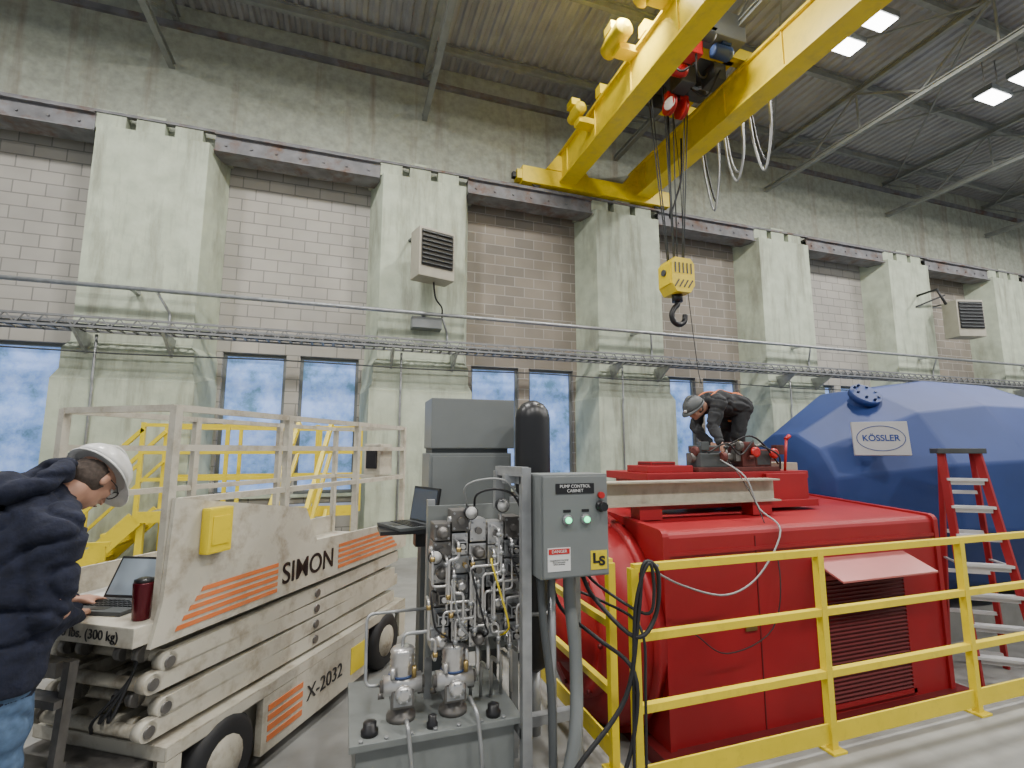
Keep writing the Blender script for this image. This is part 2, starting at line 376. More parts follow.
b.bb(4.2,5.2,5.5,6.6,7.5,7.54,'greyd'); tr=b.part('trolley',cr)
b=B(); b.lathe((4.3,6.1,7.75),(1,0,0),[(.26,0),(.26,.03),(.2,.03)]+[(.2+.01*(i%2),.05+i*.02) for i in range(38)]+[(.2,.83),(.26,.83),(.26,.87)],'greyd',24); b.part('hoist_drum',tr)
for (x,y,z,s,m) in((4.82,5.2,7.38,.62,'motor'),(4.35,5.6,7.3,.6,'redl'),(4.95,6.0,7.35,.7,'greyd'),(4.45,5.05,7.42,.5,'greyd')):
    b=B(); b.lathe((x,y,z),(1,0,.0),[(.1*s,-.03),(.16*s,0)]+[((.16 if i%2 else .145)*s,.03*s+i*.03*s) for i in range(12)]+[(.16*s,.42*s),(.12*s,.48*s)],m,18); b.bb(x+.1,x+.25,y-.08,y+.08,z+.08,7.5,m); b.part('hoist_motor',tr)
for (x,y,z,sx,sy,sz,m) in((4.95,5.3,7.72,.65,.5,.42,'grey'),(4.5,5.3,7.38,.25,.22,.25,'redl'),(4.7,5.75,7.3,.25,.3,.28,'greyd'),(5.15,5.6,7.35,.22,.3,.26,'greyd'),(4.55,6.45,7.35,.4,.25,.25,'greyd')):
    b=B(); b.box((x,y,z),(sx,sy,sz),m,None,.02); b.part('hoist_gearbox',tr)
for pts in ([(4.5,5.2,7.3),(4.6,5.3,7.05),(4.8,5.4,7.1),(4.95,5.5,7.3)],[(5.1,5.4,7.3),(5.0,5.6,7.0),(4.8,5.7,7.15)],[(4.3,5.5,7.3),(4.4,5.4,7.1),(4.6,5.35,7.25)]):
    b=B(); b.tube(pts,.015,'black',6); b.part('motor_cable',tr)
b=B(); 
for z,x in((7.0,4.6),(6.98,4.82)): b.lathe((x-.04,5.95,z),(1,0,0),[(.15,0),(.15,.015),(.12,.02),(.12,.05),(.15,.055),(.15,.07)],'redl',20)
b.bb(4.53,4.92,5.9,6.0,7.1,7.2,'redl',.01); b.bb(4.66,4.76,5.9,6.0,7.1,7.55,'greyd')
b.lathe((4.56,5.9,6.98),(-1,-.3,0),[(.1,0),(.1,.02)],'white',20); b.part('upper_sheave',tr)
hx,hy=4.7,6.12
for i,(dx,dy) in enumerate(((-.18,0),(-.12,.03),(-.06,-.02),(.0,.02),(.06,.02),(.12,-.03),(.18,0))):
    b=B(); b.cyl((hx+dx*.8,hy+dy,4.48),(hx+dx*2.2,hy+dy*3,7.5),.010,'greyd',6); b.part('wire_rope',cr)
b=B(); b.prism([(hx-.2,hy-.17,4.11),(hx-.12,hy-.17,3.99),(hx+.12,hy-.17,3.99),(hx+.2,hy-.17,4.11),(hx+.2,hy-.17,4.44),(hx+.14,hy-.17,4.52),(hx-.14,hy-.17,4.52),(hx-.2,hy-.17,4.44)],(0,.34,0),'yel')
for s in(-1,1): b.box((hx+s*.205,hy,4.26),(.02,.26,.3),'yel',None,.006); b.cyl((hx+s*.2,hy,4.31),(hx+s*.24,hy,4.31),.05,'greyd')
hb=b.part('hook_block',cr)
for k in range(5): b=B(); b.box((hx-.14+.07*k,hy-.172,4.36),(.022,.01,.16),'gloss'); b.part('sheave_slot',hb)
for k in range(4): b=B(); b.box((hx-.12+.08*k,hy-.172,4.12),(.02,.01,.14),'gloss',Matrix.Rotation(.6,3,'Y')); b.part('hazard_stripe',hb)
b=B(); b.cyl((hx,hy,3.88),(hx,hy,4.01),.08,'gloss'); P=[(hx,hy,3.92),(hx,hy,3.84),(hx-.06,hy,3.78),(hx-.11,hy,3.68),(hx-.08,hy,3.57),(hx+.02,hy,3.53),(hx+.11,hy,3.59),(hx+.13,hy,3.69)]
b.tube(P,.042,'gloss',10); b.part('hook',hb)
for k in range(3):
    y=6.75-.55*k; z=5.75+.12*((k*2)%3)
    b=B(); b.tube([(5.85,y,6.95),(5.87,y-.05,6.35),(5.88,y-.2,z),(5.87,y-.36,6.35),(5.85,y-.4,6.95)],.018,'wfab',8); b.part('festoon_cable',cr)
    b=B(); b.tube([(5.9,y,6.95),(5.93,y-.06,6.4),(5.94,y-.19,z+.18),(5.93,y-.32,6.4),(5.9,y-.38,6.95)],.016,'wfab' if k%2 else 'black',8); b.part('festoon_cable',cr)
b=B(); b.bb(5.82,5.93,2,8.2,6.93,7.0,'yel')
b.part('festoon_track',cr)
b=B(); b.tube([(5.3,6.6,7.0),(5.3,6.65,6.3),(5.2,6.7,5.9),(5.0,6.6,5.5),(4.95,6.5,5.7),(4.92,6.45,6.3),(4.9,6.4,7.4)],.018,'black'); b.part('pendant_cable',cr)
b=B(); b.tube([(4.95,6.35,7.4),(5.0,6.3,6),(4.93,6.2,4.6),(4.9,6.0,3.0),(4.88,5.9,2.6)],.006,'black',6); b.part('tag_line',cr)
# ================================================================ GENERATOR
g=thing('generator','large crimson electric generator standing in the floor pit','generator',(4.1,4.4,-.8))
b=B(); prof=[(3.6,-.7),(3.6,.92),(3.61,.945),(3.63,.965),(3.66,.975),(5.25,1.08),(5.32,1.05),(5.35,.98),(5.35,-.7)]
b.prism([(2.55,y,z) for y,z in prof],(3.25,0,0),'red')
for x in(2.5,5.76): b.prism([(x,y+(.02 if y>4.4 else -.02),z+(.02 if z>0 else 0)) for y,z in prof],(.06,0,0),'red')
b.bb(3.46,3.47,3.595,3.6,-.7,.9,'redd'); b.bb(2.56,5.76,3.585,3.6,.78,.81,'red')
b.part('housing',g)
b=B(); b.bb(2.4,5.95,3.5,5.45,-.8,-.68,'redd'); b.part('base_frame',g)
b=B(); R=[]
for x,r_ in((2.5,.90),(2.36,.90),(2.26,.88),(2.16,.82),(2.09,.72),(2.06,.60)):
    R.append([V((x,4.47+r_*math.cos(a),.10+r_*math.sin(a))) for a in [2*math.pi*i/56 for i in range(56)]])
b.rings(R,'red'); b.lathe((2.42,4.47,.10),(-1,0,0),[(.88,0),(.95,0),(.95,.05),(.88,.05)],'red',56); b.part('end_bell',g)
b=B(); b.lathe((2.5,4.3,.1),(-1,0,0),[(.58,.3),(.58,.48),(.53,.50),(.50,.48),(.40,.48),(.38,.56),(.30,.58),(.28,.68),(.05,.68)],'red',40); b.part('bearing_housing',g)
for k in range(14):
    a=k*math.pi/7; c=V((2.01,4.3+.55*math.cos(a),.1+.55*math.sin(a))); b=B(); b.cyl(c,c+V((-.03,0,0)),.018,'redd',6); b.part('bolt',g)
b=B(); 
for q in((4.12,5.28,.46,.50),(4.12,5.28,-.64,-.60)): b.bb(q[0],q[1],3.58,3.6,q[2],q[3],'red')
for q in((4.12,4.16),(5.24,5.28)): b.bb(q[0],q[1],3.58,3.6,-.64,.50,'red')
b.bb(4.16,5.24,3.592,3.598,-.6,.46,'redd')
for k in range(30): b.box((4.70,3.588,-.585+k*.0355),(1.08,.020,.016),'redd',Matrix.Rotation(.5,3,'X'))
b.part('louver',g)
b=B(); b.prism([(4.10,3.6,.66),(4.10,3.3,.53),(4.10,3.3,.515),(4.10,3.6,.64)],(1.2,0,0),'pink'); b.part('vent_hood',g)
b=B(); b.bb(3.3,3.42,3.585,3.6,.12,.2,'brass'); b.part('nameplate',g)
f=thing('service_pedestal','red steel pedestal frame bolted on top of the generator','pedestal',(3.9,4.6,1.05))
b=B(); b.bb(2.85,4.95,4.3,5.12,1.34,1.42,'red',.01); 
for x in(3.0,3.9): b.bb(x-.12,x+.12,4.45,4.95,1.08,1.34,'red')
b.bb(2.9,3.45,4.36,4.75,1.42,1.49,'red',.01); b.bb(3.0,3.3,4.45,4.7,1.49,1.53,'redd',.01); b.bb(2.9,4.3,4.30,4.5,1.06,1.3,'red',.01); b.part('table_plate',f)
b=B(); b.bb(4.3,4.88,4.25,4.95,1.07,1.40,'red',.01); b.bb(4.25,4.93,4.18,4.3,1.05,1.12,'red'); b.part('support_block',f)
b=B(); b.bb(4.98,5.25,4.7,5.05,1.09,1.5,'beige',.01); b.top('junction_cabinet','small pale box on top of the red generator','box')
b=B(); b.bb(2.2,4.22,4.09,4.12,1.15,1.35,'beige'); b.bb(2.2,4.22,4.0,4.2,1.14,1.155,'beige'); b.bb(2.2,4.22,4.0,4.2,1.345,1.36,'beige'); 
for x in(2.7,4.0): b.bb(x-.12,x+.12,4.03,4.18,1.01,1.14,'red')
b.bb(2.2,2.215,4.0,4.2,1.14,1.36,'beige')
b.top('steel_beam','beige steel I-beam lying across the red generator top','beam')
t=thing('bearing_assembly','dark brown bearing housing and flanges on the red pedestal','machine part',(3.95,4.5,1.42))
b=B(); b.bb(3.5,4.6,4.34,4.7,1.42,1.47,'sbrown',.01); b.part('base_plate',t)
b=B(); b.bb(3.55,3.9,4.36,4.6,1.47,1.62,'greyd',.015); b.bb(3.58,3.85,4.4,4.6,1.62,1.70,'sbrown',.02); b.part('bearing_housing',t)
b=B(); b.bb(4.1,4.28,4.36,4.66,1.47,1.74,'sbrown',.02); b.bb(4.3,4.52,4.38,4.6,1.47,1.66,'greyd',.02); b.part('bearing_housing',t)
b=B(); b.cyl((3.5,4.48,1.57),(4.66,4.48,1.57),.05,'iron'); b.part('shaft',t)
random.seed(21)
for k in range(18):
    x=3.55+.060*k+random.uniform(-.03,.03); y=random.uniform(4.33,4.5); z=1.47+random.uniform(.0,.18); m_=random.choice(['sbrown','iron','greyd','redl','sbrown','iron','gloss','sbrown']); b=B()
    ty=k%4
    if ty==0: b.lathe((x,y,z+.05),random.choice([(1,0,0),(0,-1,0)]),[(.04,0),(.055,.01),(.055,.04),(.035,.05)],m_,16)
    elif ty==1: b.box((x,y,z+.05),(random.uniform(.06,.11),.08,random.uniform(.08,.13)),m_,Matrix.Rotation(random.uniform(-.3,.3),3,'Z'),.008)
    elif ty==2: b.cyl((x,y,1.47),(x,y,z+.13),.014,'iron',8); b.cyl((x,y,z+.11),(x,y,z+.14),.028,m_,6)
    else: b.cyl((x-.06,y-.02,z+.08),(x+.06,y,z+.10),.022,m_,10)
    b.part('fitting',t)
for pts in ([(3.6,4.3,1.62),(3.8,4.25,1.72),(4.0,4.28,1.6),(4.2,4.3,1.75)],[(3.9,4.35,1.7),(4.1,4.25,1.80),(4.35,4.3,1.7),(4.55,4.32,1.5)],[(4.3,4.3,1.7),(4.45,4.22,1.6),(4.5,4.25,1.45)]):
    b=B(); b.tube(pts,.01,'black',6); b.part('hose',t)
b=B(); b.cyl((4.68,4.36,1.42),(4.71,4.34,1.78),.014,'redl'); b.cyl((4.70,4.34,1.77),(4.76,4.34,1.81),.022,'redl'); b.top('torque_wrench','red handled tool standing on the pedestal plate','tool')
# ================================================================ TURBINE
t=thing('turbine_casing','huge blue faceted turbine casing behind the red generator','turbine',(8.6,5.5,-.8))
b=B(); R=[]
for x,r in((5.88,.60),(5.92,.80),(7.15,1.47),(8.3,1.64),(9.8,1.62),(11,1.44),(12,1.2),(12.4,.9)):
    R.append([V((x,5.5+r*.98*math.sin(2*math.pi*(i+.5)/12),max(-.40+i*1e-4,1.08+r*1.02*math.cos(2*math.pi*(i+.5)/12)))) for i in range(12)])
b.rings(R,'blue',sm=False)
bmesh.ops.bevel(b.bm,geom=[e for e in b.bm.edges if e.calc_length()>.2],offset=.03,segments=3,affect='EDGES',profile=.5)
for q in b.bm.faces:
    if q.calc_area()<.06: q.smooth=True
b.part('casing',t)
b=B(); b.bb(6.3,12,4.6,6.4,-.8,-.42,'floor'); b.top('concrete_plinth','grey concrete plinth carrying the blue casing','plinth')
sg=thing('brand_sign','grey rectangular sign with blue lettering on blue casing','sign',(6.4,4.6,1.58)); 
r=V((.76,-.65,0)).normalized(); u=V((.10,.12,1)).normalized(); nn=r.cross(u).normalized(); u=nn.cross(r)*-1 if nn.cross(r).z<0 else nn.cross(r)
Rm=Matrix((r,nn,u)).transposed(); c=V((6.28,4.40,1.79))
b=B(); b.box(c,(.58,.05,.42),'signg',Rm,.008); b.part('sign_plate',sg)
b=B(); b.box(c-nn*.12,(.3,.22,.2),'blued',Rm); b.part('mounting_block',sg)
fr=c+nn*.028
text('KÖSSLER',.108,fr,r,u,'dblue',sg,sx=.90,off=.0015)
b=B(); P=[]
for k in range(33):
    a=2*math.pi*k/32; P.append(fr+r*(.25*math.cos(a))+u*(.155*math.sin(a)))
b.tube(P,.004,'dblue',6,False); b.part('emblem_ring',sg)
b=B(); b.cyl((6.95,5.2,2.2),(6.90,5.0,2.40),.15,'blue',20); b.cyl((6.905,5.02,2.38),(6.89,4.96,2.44),.2,'blue',20)
for k in range(8): 
    a=k*math.pi/4; q=V((6.89+.16*math.cos(a),4.96+.11*math.sin(a),2.44+.11*math.sin(a))); b.cyl(q,q+V((-.01,-.03,.03)),.018,'blued',6)
b.part('flanged_nozzle',t)
# ================================================================ RAILINGS
def railing(pts,hs,posts,label,w=.042,toe=True,base=0,name='safety_railing',grp=None):
    t=thing(name,label,'railing',(*posts[0],base),group=grp)
    for p in posts:
        b=B(); b.sqt((*p,base),(*p,base+hs[0]),w,'ryel'); b.bb(p[0]-.05,p[0]+.05,p[1]-.05,p[1]+.05,base,base+.012,'ryel'); b.part('post',t)
    for h in hs:
        b=B(); b.sqt((*pts[0],base+h),(*pts[1],base+h),w*.9,'ryel'); b.part('rail',t)
    if toe:
        d=(V(pts[1])-V(pts[0])).normalized(); 
        b=B(); a=V((*pts[0],base+.09));c=V((*pts[1],base+.09)); b.rings([[q+V((-d.y,d.x,0))*s1*.006+V((0,0,s2*.05)) for s1,s2 in((1,1),(-1,1),(-1,-1),(1,-1))] for q in(a,c)],'ryel',sm=False); b.part('toe_board',t)
    return t
railing([(1.40,2.27),(10.1,2.27)],[1.06,.73,.40],[(1.40+1.235*k,2.27) for k in range(8)],'yellow painted steel safety railing with toe board beside the pit')
railing([(1.40,2.5),(1.40,6.2)],[1.04,.72,.38],[(1.40,2.5),(1.40,3.7),(1.40,4.9),(1.40,6.1)],'yellow painted steel railing running back beside the red generator')
railing([(-4.5,5.6),(-2.0,5.6)],[.80,.42],[(-4.4,5.6),(-3.2,5.6),(-2.05,5.6)],'low yellow barrier railing beyond the scissor lift',toe=False)
t=thing('access_platform','raised yellow steel access platform with handrails near the windows','platform',(-1.0,7.5,0))
b=B(); b.bb(-2.3,.2,7.05,7.9,.82,.88,'steel'); b.part('deck',t)
b=B(); b.bb(-2.3,.2,7.03,7.05,.80,.93,'ryel'); b.part('toe_board',t)
for x in(-2.25,-.95,.15):
    for y in(7.1,7.85): b=B(); b.sqt((x,y,0),(x,y,.82),.07,'ryel'); b.part('leg',t)
for y in(7.05,7.88):
    for x in(-2.3,-1.4,-.35,.2): 
        b=B(); b.sqt((x,y,.85),(x,y,1.98),.045,'ryel'); b.part('rail_post',t)
    for z in(1.95,1.62,1.3): b=B(); b.sqt((-2.3,y,z),(.2,y,z),.04,'ryel'); b.part('rail',t)
for y in(7.05,7.85):
    b=B(); b.sqt((-2.3,y,.85),(-3.1,y,0),.04,'ryel',.18); b.part('stair_stringer',t)
    b=B(); b.sqt((-2.3,y,1.9),(-3.1,y,1.0),.045,'ryel'); b.sqt((-2.3,y,1.5),(-3.1,y,.6),.035,'ryel'); b.sqt((-3.1,y,0),(-3.1,y,1.0),.045,'ryel'); b.part('stair_handrail',t)
for k in range(4): b=B(); b.bb(-2.62-.17*k,-2.40-.17*k,7.05,7.85,.66-.18*k,.69-.18*k,'ryel'); b.part('stair_tread',t)
for x in(-.58,-.18):
    b=B(); b.sqt((x,7.05,.85),(x-.18,6.5,0),.04,'ryel',.16); b.part('ladder_stringer',t)
    b=B(); b.sqt((x,7.05,2.0),(x-.22,6.45,.95),.05,'ryel'); b.sqt((x,7.05,1.6),(x-.22,6.45,.55),.04,'ryel'); b.sqt((x-.22,6.45,0),(x-.22,6.45,.95),.045,'ryel'); b.part('ladder_handrail',t)
for k in range(4): b=B(); b.bb(-.72+.035*k,-.32+.035*k,6.56+.12*k,6.74+.12*k,.15+.19*k,.18+.19*k,'ryel'); b.part('ladder_tread',t)
# ================================================================ LADDER
t=thing('stepladder','red fibreglass stepladder with aluminium steps beside blue casing','ladder',(6.75,3.85,-.8))
tc=V((6.75,3.85,1.62)); wv=V((.80,-.60,0)); nv=V((-.6,-.8,0)); bc=V((6.80,3.81,-.8)); WB=.29
for s in(-1,1):
    b=B(); b.sqt(tc+wv*s*.17,bc+wv*s*WB+nv*.40,.075,'lred',.035); b.part('front_rail',t)
    b=B(); b.sqt(tc+wv*s*.15-nv*.06,bc+wv*s*.27-nv*.3,.055,'lred',.03); b.part('rear_leg',t)
b=B(); Rl=Matrix((wv,-nv,V((0,0,1)))).transposed(); b.box(tc+V((0,0,.02))-nv*.03,(.46,.2,.06),'greyd',Rl,.01); b.part('top_cap',t)
for k in range(7):
    q=(k+1)/8; c=tc.lerp(bc+nv*.40,q); w=.17+(WB-.17)*q
    b=B(); b.box(c,(w*2,.10,.03),'alu',Rl,.004); b.box(c-V((0,0,.03)),(w*2,.02,.06),'alu',Rl); b.part('step',t)
for k in range(5):
    q=(k*1.5+1.5)/8; c=(tc-nv*.06).lerp(bc-nv*.3,q); w=.15+.12*q
    b=B(); b.box(c,(w*2,.02,.04),'alu',Rl); b.part('rear_brace',t)
for s in(-1,1): 
    b=B(); b.sqt(tc.lerp(bc+nv*.40,.5)+wv*s*.23,(tc-nv*.06).lerp(bc-nv*.3,.5)+wv*s*.21,.02,'alu'); b.part('spreader',t)
# ================================================================ SCISSOR LIFT (local frame)
lf=thing('scissor_lift','dirty cream scissor lift with orange stripes and guard rails, lowered','scissor lift',(-.715,2.60,0),-math.radians(33))
W0=-.70
b=B(); b.bb(-.67,-.03,.05,2.15,.12,.36,'creamd'); b.bb(W0,.06,.02,2.2,.36,.42,'cream',.006); b.bb(.02,.06,.58,1.62,.08,.36,'cream'); b.bb(W0-.02,W0+.02,.58,1.62,.08,.36,'cream')
b.bb(.02,.06,.02,.1,.15,.36,'cream'); b.bb(.02,.06,2.1,2.2,.15,.36,'cream'); b.part('chassis',lf,True)
for x0 in(-.06,-.74):
    for y in(.33,1.87):
        b=B(); b.lathe((x0,y,.2),(1,0,0),[(.1,.02),(.17,.0),(.2,.03),(.2,.11),(.17,.14),(.1,.13)],'black',24); w=b.part('wheel',lf,True)
        b=B(); b.lathe((x0,y,.2),(1,0,0),[(.1,.0),(.11,.02),(.11,.135),(.05,.15),(.02,.16)],'creamd',16); b.part('hub',w,True)
text('X-2032',.12,(.063,1.12,.22),(0,1,0),(0,0,1),'gloss',lf,local=True)
for k in range(4): b=B(); b.bb(.06,.063,.62,.90,.13+k*.05,.16+k*.05,'orange'); b.part('orange_stripe',lf,True)
b=B(); b.bb(.06,.063,1.40,1.6,.14,.31,'ryel'); b.part('warning_decal',lf,True)
for x in(-.02,-.62):
    for k in range(4):
        z=.48+k*.092; tl=(.014 if k%2 else -.014); ya=-.02+.07*(k%2)
        b=B(); b.rings([[V((x+s*.025,y,z+tl*(1 if y>1 else -1)+q*.040)) for s,q in((1,1),(-1,1),(-1,-1),(1,-1))] for y in(ya,2.10+.05*(k%2))],'cream',sm=False)
        b.cyl((x-.025,ya,z-tl),(x+.025,ya,z-tl),.04,'cream',20)
        b.part('scissor_arm',lf,True)
        for y in(ya,1.07): b=B(); b.cyl((x-.035,y,z-(tl if y<.5 else 0)),(x+.034,y,z-(tl if y<.5 else 0)),.024,'iron',14); b.part('pivot_pin',lf,True)
for k in range(4):
    z=.48+k*.092
    for y in(-.01+.07*(k%2),1.07,2.06): b=B(); b.cyl((-.62,y,z),(-.03,y,z),.026,'creamd',12); b.part('cross_tube',lf,True)
for x in(-.11,-.20,-.43,-.52):
    for k in range(4):
        z=.5+k*.088; yo=.05*((k+int(x*20))%3); b=B(); b.box((x,1.05+yo*.3,z),(.035,2.05+yo,.062),'creamd',Matrix.Rotation((-1)**k*.012,3,'X')); b.cyl((x-.0175,.025-yo*.2,z-.0123*(-1)**k),(x+.0175,.025-yo*.2,z-.0123*(-1)**k),.034,'iron' if k%2 else 'creamd',16); b.part('inner_arm',lf,True)
b=B(); b.bb(W0,0,-.12,2.26,.85,.93,'cream',.006); b.part('platform_deck',lf,True)
text('660 lbs. (300 kg)',.055,(-.26,-.123,.89),(1,0,0),(0,0,1),'gloss',lf,local=True)
b=B(); b.prism([(.0,-.06,.83),(.0,2.26,.83),(.0,2.26,1.05),(.0,1.02,1.09),(.0,.9,1.30),(.0,.0,1.44),(.0,-.02,1.0)],(.02,0,0),'cream'); sk=b.part('side_panel',lf,True)
b=B(); b.bb(W0-.02,W0,-.12,2.26,.83,1.07,'cream'); b.part('side_panel',lf,True)
text('SIMON',.165,(.023,.96,.945),(0,1,0),(0,0,1),'gloss',sk,local=True,sx=.97,off=.001)
for k in range(5):
    z=.865+k*.034; b=B(); b.prism([(.021,.05+.03*k,z),(.021,.68,z),(.021,.68,z+.02),(.021,.06+.03*k,z+.02)],(.002,0,0),'orange'); b.part('orange_stripe',sk,True)
    b=B(); b.prism([(.021,1.26,z),(.021,2.1-.04*k,z),(.021,2.08-.04*k,z+.02),(.021,1.26,z+.02)],(.002,0,0),'orange'); b.part('orange_stripe',sk,True)
text('20 ft. LIFT',.05,(.023,2.02,1.02),(0,1,0),(0,0,1),'gloss',sk,local=True)
for x in(-.02,W0):
    for y in(.0,.75,1.5,2.24):
        b=B(); b.sqt((x,y,.93),(x,y,1.85),.036,'cream'); b.part('rail_post',lf,True)
    for z in(1.84,1.66,1.42):
        b=B(); b.sqt((x,0,z),(x,2.24,z),.030,'cream'); b.part('guard_rail',lf,True)
for y in(0,2.24):
    for z in((1.84,) if y==0 else (1.84,1.42)): b=B(); b.sqt((W0,y,z),(-.02,y,z),.030,'cream'); b.part('guard_rail',lf,True)
b=B(); b.bb(.02,.07,.14,.28,1.17,1.38,'ryel',.01); b.bb(.07,.074,.16,.26,1.21,1.34,'ryel'); b.part('document_box',lf,True)
b=B(); b.bb(-.2,-.05,1.9,2.1,1.45,1.7,'cream',.01); b.bb(-.17,-.08,1.88,1.9,1.5,1.65,'gloss'); b.part('control_box',lf,True)
b=B()
for x in(-.56,-.26): b.sqt((x,-.2,.03),(x,-.16,.80),.035,'iron')
for z in(.15,.4,.65): b.box((-.41,-.18,z),(.32,.07,.03),'iron')
b.bb(-.5,-.34,-.16,-.1,.72,.78,'iron'); b.part('entry_ladder',lf,True)
b=B(); b.bb(-.64,-.03,-.08,.05,.15,.36,'iron',.01); b.part('bumper',lf,True)
for k in range(3):
    b=B(); b.tube([(-.3+.05*k,-.02,.45+.08*k),(-.2+.04*k,-.09,.55),(-.1,-.03,.7),(-.15+.02*k,.02,.82)],.007,'black',6); b.part('hydraulic_hose',lf,True)
def laptop(c,rz,label,ang=1.9,s=1.,scr='screen'):
    t=thing('laptop',label,'laptop',c,rz)
    b=B(); b.box((0,0,.01),(.34*s,.24*s,.018),'greyd',bev=.004)
    for r_ in range(4):
        for k in range(11): b.box((-.14*s+k*.028*s,.06*s-r_*.028*s,.021),(.022*s,.02*s,.004),'gloss')
    b.box((0,-.07*s,.0195),(.09*s,.05*s,.002),'gloss'); b.part('keyboard',t,True)
    d=V((0,math.sin(ang-math.pi/2),math.cos(ang-math.pi/2))); Rx=Matrix.Rotation(-(ang-math.pi/2),3,'X')
    b=B(); c0=V((0,.12*s,.015))+d*.115*s; b.box(c0,(.34*s,.014,.23*s),'gloss',Rx,.004); L=b.part('lid',t,True)
    b=B(); b.box(c0+Rx@V((0,-.008,0)),(.31*s,.003,.20*s),scr,Rx); b.part('screen',L,True)
laptop((-.985,2.845,.93),math.radians(-25),'open black laptop on the deck end of the scissor lift',2.05,.85)
b=B(); b.lathe((-.80,2.63,.93),(0,0,1),[(.032,0),(.034,.005),(.040,.13),(.041,.15),(.039,.155)],'thermos'); b.lathe((-.80,2.63,1.084),(0,0,1),[(.038,0),(.038,.012),(.02,.018)],'gloss'); b.top('thermos','dark red insulated tumbler with black lid beside a laptop','tumbler')
b=B(); b.box((-1.15,3.12,.936),(.22,.3,.006),'sbrown',Matrix.Rotation(-.5,3,'Z')); b.box((-1.15,3.12,.942),(.2,.27,.005),'paper',Matrix.Rotation(-.5,3,'Z')); b.top('clipboard','brown clipboard with white paper lying on the lift deck','clipboard')
# ================================================================ HYDRAULIC UNIT
ZT=.37
h=thing('hydraulic_power_unit','grey hydraulic power unit with pumps, valves and steel pipes','hydraulic unit',(.5,2.75,0))
b=B(); b.bb(.10,.84,2.47,3.05,.06,ZT-.03,'tank',.01); b.bb(.07,.87,2.44,3.08,ZT-.03,ZT,'tank',.005)
for x in(.16,.78):
    for y in(2.5,3.0): b.bb(x-.04,x+.04,y-.04,y+.04,0,.06,'tank')
b.part('tank',h)
for k in range(7): b=B(); b.cyl((.12+k*.11,2.46,ZT),(.12+k*.11,2.46,ZT+.01),.01,'steel',6); b.part('bolt',h)
for x,y in((.31,2.62),(.56,2.60)):
    b=B(); b.lathe((x,y,ZT),(0,0,1),[(.07,0),(.07,.02),(.05,.03),(.05,.07)],'iron',20)
    b.box((x,y,ZT+.11),(.11,.13,.09),'steel',bev=.012)
    b.cyl((x-.09,y-.02,ZT+.16),(x+.09,y-.02,ZT+.16),.045,'chrome',20); b.cyl((x-.105,y-.02,ZT+.16),(x+.105,y-.02,ZT+.16),.028,'iron',16)
    b.lathe((x,y,ZT+.18),(0,0,1),[(.055,0)]+[((.060 if i%2 else .054),.015+i*.012) for i in range(9)]+[(.060,.125),(.05,.14),(.03,.145)],'chrome',20); b.torus((x,y,ZT+.20),(0,0,1),.060,.006,'motor',16,6)
    b.lathe((x,y-.08,ZT+.14),(0,-1,0),[(.04,0),(.04,.02),(.018,.03)],'chrome',16)
    for a in range(6): q=V((x+.03*math.cos(a*1.047),y-.1,ZT+.14+.03*math.sin(a*1.047))); b.cyl(q,q-V((0,.01,0)),.005,'steel',6)
    for q in(-.05,.05): b.cyl((x+q,y-.06,ZT+.2),(x+q,y-.06,ZT+.25),.012,'brass' if q>0 else 'chrome',6); b.cyl((x+q*1.6,y+.02,ZT+.1),(x+q*2.2,y+.02,ZT+.1),.014,'iron',8)
    b.part('pump',h)
for x,y,r in((.16,2.52,.03),(.74,2.5,.028),(.44,2.49,.02)):
    b=B(); b.lathe((x,y,ZT),(0,0,1),[(r*1.3,0),(r*1.3,.02),(r,.025),(r,.05),(r*.3,.055)],'gloss',16); b.part('filler_cap',h)
random.seed(5)
cols=[.49,.585,.68,.775,.87]
for i,x in enumerate(cols):
    z=.66+.04*(i%2)
    while z<1.26-(.06 if i==0 else 0):
        hh=random.uniform(.08,.12); w=random.uniform(.08,.092); dy=random.uniform(-.015,.015); mt=random.choice(['chrome','iron','steel','chrome','steel'])
        b=B(); b.box((x,2.66+dy,z+hh/2),(w,.13,hh),mt,None,.006)
        ty=random.random(); yf=2.595+dy
        if ty<.30: b.lathe((x,yf,z+hh/2),(0,-1,0),[(.03,0),(.03,.04),(.024,.045),(.024,.06),(.01,.065)],random.choice(['chrome','chrome','iron']),16)
        elif ty<.5: b.box((x,yf-.03,z+hh/2),(.05,.07,.045),'gloss',None,.005); b.cyl((x,yf-.06,z+hh/2),(x,yf-.08,z+hh/2),.012,'chrome')
        elif ty<.85:
            for q in(-.02,.02): b.cyl((x+q,yf,z+hh/2),(x+q,yf-.03,z+hh/2),.013,'brass' if q>0 else 'chrome',6); b.cyl((x+q,yf-.03,z+hh/2),(x+q,yf-.045,z+hh/2),.008,'chrome',8)
        else: b.cyl((x-.06,yf+.04,z+hh/2),(x+.06,yf+.04,z+hh/2),.02,'chrome',12); b.cyl((x,yf,z+hh/2),(x,yf-.02,z+hh/2),.018,'iron',10)
        for sx in(-1,1):
            for sz in(-1,1): b.cyl((x+sx*w*.38,yf,z+hh/2+sz*hh*.36),(x+sx*w*.38,yf-.008,z+hh/2+sz*hh*.36),.006,'steel',6)
        b.part('valve_block',h); z+=hh+random.uniform(.002,.015)
for (x,z) in((.45,1.12),(.92,1.16),(.63,1.33),(.80,1.36)):
    b=B(); b.lathe((x,2.56,z),(0,-1,0),[(.03,-.03),(.036,0),(.036,.02),(.031,.022)],'gloss',18); b.cyl((x,2.58,z-.03),(x,2.58,z-.09),.007,'chrome',8); g_=b.part('pressure_gauge',h)
    b=B(); b.lathe((x,2.5375,z),(0,-1,0),[(.031,0),(.001,.002)],'white',18); b.part('dial',g_)
